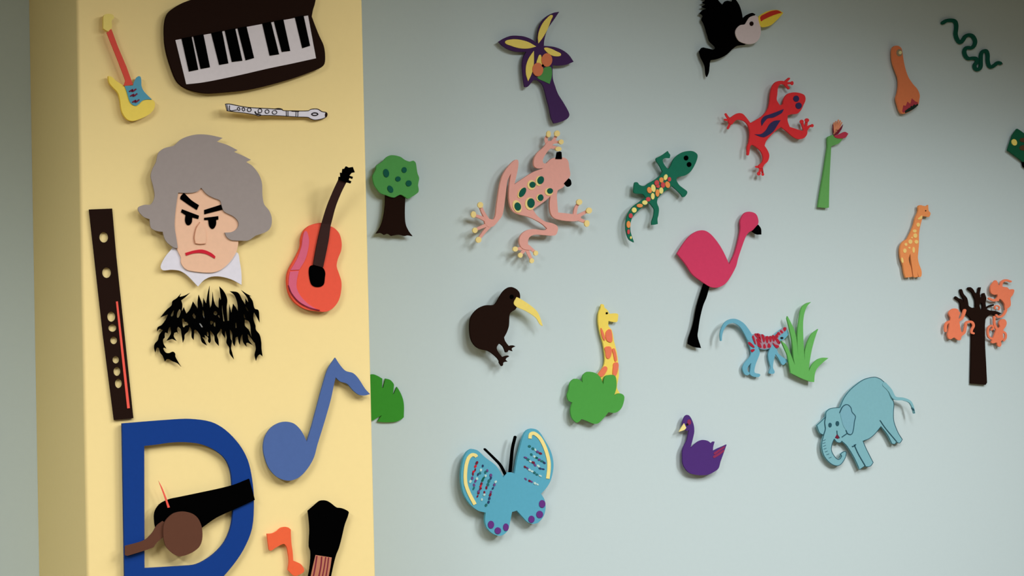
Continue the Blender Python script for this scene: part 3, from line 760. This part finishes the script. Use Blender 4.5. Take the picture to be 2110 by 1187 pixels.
# ---- strelitzia flower
k = Crop(1670, 230, 5.652)
out = k.loop('205,295c 260,270c 300,305 382,312c 330,370 265,395 242,405c 232,600 222,800 215,1118c 190,1122 92,1112c 125,900 160,700 190,500 205,400 203,340')
t = Cutout('flower_cutout', 'green stemmed flower cutout with peach and dark red petals on top', 'flower cutout', WALL, out, .010)
t.part('stem', 'stem_green', out, 0, .008)
for q, c_, w in (('280,265 268,215 262,150', 'maroon', 9), ('282,262 280,190 278,130', 'flower_peach', 24), ('288,258 298,180 300,115', 'flower_peach', 26), ('292,255 315,180 328,98', 'flower_peach', 28),
                 ('300,250 330,180 350,108', 'flower_peach', 26), ('305,245 340,190 368,125', 'flower_peach', 18)):
    t.part('petal', c_, [k.stroke(q, w * .75, w * .45)], .003, .003)
t.part('petal', 'maroon', k.loop('270,283c 290,260 330,215 382,150c 365,200 345,230 320,262'), .006, .003)
t.part('petal', 'flower_red', k.loop('272,285c 330,265 400,235 442,257c 405,305 340,312 300,305'), .008, .002)

# ---- orange long necked bird
k = Crop(1810, 70, 6.593)
out = k.loop('195,190 230,160 280,165 315,200 330,270 345,370 370,480 410,590 470,680 530,750 562,830 555,900 540,965 470,1025 400,1065 330,1085 295,1050 265,960 245,870 265,800 280,700 275,600 240,500 205,400 190,300')
t = Cutout('bird_cutout', 'orange long necked bird cutout with pale eye and dark jagged fringe', 'bird cutout', WALL, out, .016)
t.part('bird_body', 'bird_orange', out, 0, .008)
t.part('fringe', 'fringe_red', k.loop('!325,1050 340,970 375,975 395,920 435,950 455,875 500,915 540,930 520,970 430,1030 340,1070'), .008, .001)
t.part('fringe', 'fringe_green', k.loop('!362,1045 410,1010 420,1000 430,1008 445,975 465,985 485,955 505,968 538,945 540,970 480,1020 420,1052 365,1075'), .009, .001)
e_ = t.part('eye', 'eye_grey', k.ell(286, 255, 38, 48), .008, .002)
t.part('pupil', 'eye_pale', k.ell(299, 252, 20, 24), .010, .002, e_)

# ---- snake
k = Crop(1920, 20, 8.476)
pth = '200,228 260,192 340,183 410,200 435,260 435,330 425,420 450,510 500,570 550,530 590,470 650,440 720,460 765,540 750,620 700,665 620,662 580,710 590,790 640,850 720,845 785,855 792,915 757,970 770,1030 815,1045 860,1000 865,880 872,770 910,722 960,722 985,790 985,880 1005,970 1040,1000 1100,970 1160,925 1205,935'
t = Cutout('snake_cutout', 'dark green wriggling snake cutout high on the blue wall', 'snake cutout', WALL, k.ell(770, 560, 30, 60, -10), .006)
t.part('snake', 'snake_green', [k.stroke(pth, 60, 56)], 0, .006)
t.part('tongue', 'maroon', [k.stroke('1195,930 1240,948', 24, 10)], 0, .0055)

# ---- green cutout at the frame edge
k = Crop(2050, 240, 9.9)
out = k.loop('!460,250 520,285 594,340 800,330 900,600 800,860 594,930 540,890 500,860 270,690 300,590 370,380')
t = Cutout('green_cutout', 'dark green angular cutout with a yellow spot, below the snake', 'wall cutout', WALL, out, .008)
t.part('dark_foot', 'black', k.loop('560,840c 620,800 760,800 780,1000 700,1080 590,1020c 575,940'), 0, .008)
g = t.part('green_body', 'edge_green', out, .004, .008)
t.part('yellow_spot', 'palm_yellow', k.ell(400, 527, 52, 68, -20), .012, .003)
t.part('brown_spot', 'edge_brown', k.ell(590, 480, 80, 45), .012, .002)
t.part('brown_spot', 'edge_brown', k.ell(590, 640, 85, 55), .012, .002)

# ---- small tan giraffe
k = Crop(1830, 410, 6.59)
out = k.loop('412,95c 440,83 480,93 520,95 545,80c 547,120 552,160 575,190 570,225 550,245 510,237 470,235c 455,300 435,380 420,480 420,600 412,700 405,800 420,880 455,980 450,1052 420,1062c 400,1000 382,900c 408,1055c 370,1065 345,1052 330,950 312,830 302,740c 282,800 285,850 310,930 330,1055c 300,1062 240,1068c 220,1000 205,900 175,810 163,720 170,640 205,580 260,545c 300,470 350,350 375,250 410,170')
t = Cutout('giraffe_cutout', 'small tan orange giraffe cutout standing with pale yellow spots', 'giraffe cutout', WALL, out, .014)
b = t.part('giraffe_body', 'tan_orange', out, 0, .007)
t.part('spot', 'tan_spot', k.loop('400,270c 435,240 465,220c 458,265 415,280'), .007, .0015)
for q in ((410, 350, 25, 29), (362, 435, 27, 23), (370, 498, 28, 32), (303, 580, 28, 32), (385, 582, 27, 27), (243, 617, 20, 22), (228, 703, 24, 32), (348, 692, 18, 42), (195, 832, 15, 40, -10), (290, 662, 15, 13), (325, 525, 12, 12)):
    t.part('spot', 'tan_spot', k.ell(*q, n=8), .007, .0015)
t.part('eye', 'ink', k.ell(512, 160, 8), .007, .0015)

# ---- bare tree with three monkeys
k = Crop(1930, 560, 4.75)
out = k.loop('345,610 335,1095c 480,1107c 494,1085c 485,900 475,700 478,470 510,430 545,420 580,430 640,408c 580,385 520,378 492,365c 510,345 560,332 560,318c 530,325 500,340 485,355c 480,300 487,260 470,208c 450,215 448,245 430,255c 425,215 435,152c 415,155 408,190 395,220c 375,200 365,180 335,152 308,158 315,178 345,200 365,240 380,280 383,350c 345,352 315,335c 300,260 265,215 248,172 232,175 240,220 265,265 265,305c 245,270 220,260 190,240c 180,258 230,300 240,362 260,400 320,440 343,490')
hole_ = k.loop('425,305 445,308 452,345 440,372 425,345')
t = Cutout('tree_cutout', 'bare dark brown tree cutout with spread branches and no leaves', 'tree cutout', WALL, out, .006)
t.part('tree', 'dark_brown', holes(out, hole_), 0, .007)
GM = 'orange monkeys on the bare brown tree'
z = Crop(2020, 560, 6.982)
bodyA = z.loop('220,122 180,165 150,215 155,300 200,330 250,325c 250,365 215,405 240,425 280,390 330,430 352,470 360,515 395,525 435,490 440,440 435,380 470,330 490,270 470,250 420,255 390,225 330,215 300,200 265,190 250,150')
t = Cutout('monkey_cutout', 'orange monkey cutout leaning down over the top branch of the bare tree', 'monkey cutout', WALL, bodyA, .016, GM)
t.part('monkey', 'monkey_orange', [bodyA, z.stroke('300,205 315,150 370,122 440,140', 36, 28), z.stroke('255,405 190,410 130,385', 36, 30), z.stroke('370,500 370,560 320,635 260,650 235,625', 34, 28),
                                 z.stroke('215,530 215,500 250,490 280,515 265,545', 22, 18)], 0, .006)
bodyC = z.loop('330,680 285,700 270,745 285,795 240,820 220,870 190,940 175,985 160,1020 190,1030 240,1020 250,1060 280,1082 305,1050 300,1000 330,970 325,900 335,830 365,790 380,740 365,695')
t = Cutout('monkey_cutout', 'orange monkey cutout hanging lowest beside the bare tree trunk', 'monkey cutout', WALL, bodyC, .016, GM)
t.part('monkey', 'monkey_orange', [bodyC, z.stroke('250,840 210,760 205,650', 36, 28), z.stroke('195,975 130,940 112,870 125,800 170,775 190,810 165,835', 30, 22), z.stroke('325,860 365,890 368,950 340,990', 30, 26)], 0, .006)
z = Crop(1935, 620, 11.87)
bodyB = z.loop('375,185 300,215 240,290 260,360 290,420 280,480 260,540 250,640 230,740 210,830 240,920 290,938 370,895 410,920 480,965 530,950 545,890 580,800 545,750 520,640 500,520 480,430 500,350 520,290 490,260 460,205')
t = Cutout('monkey_cutout', 'orange monkey cutout hugging the bare tree with tail looped on its trunk', 'monkey cutout', WALL, bodyB, .016, GM)
t.part('monkey', 'monkey_orange', [bodyB, z.stroke('490,480 560,430 605,330 635,235', 60, 70), z.stroke('270,510 200,540 165,630 165,735', 60, 60), z.stroke('530,840 620,770 650,640 670,540 740,510 820,530 850,610 810,700 800,770 850,795', 66, 48)], 0, .006)
for o in bpy.data.objects:
    if '_o' in o:
        del o['_o']
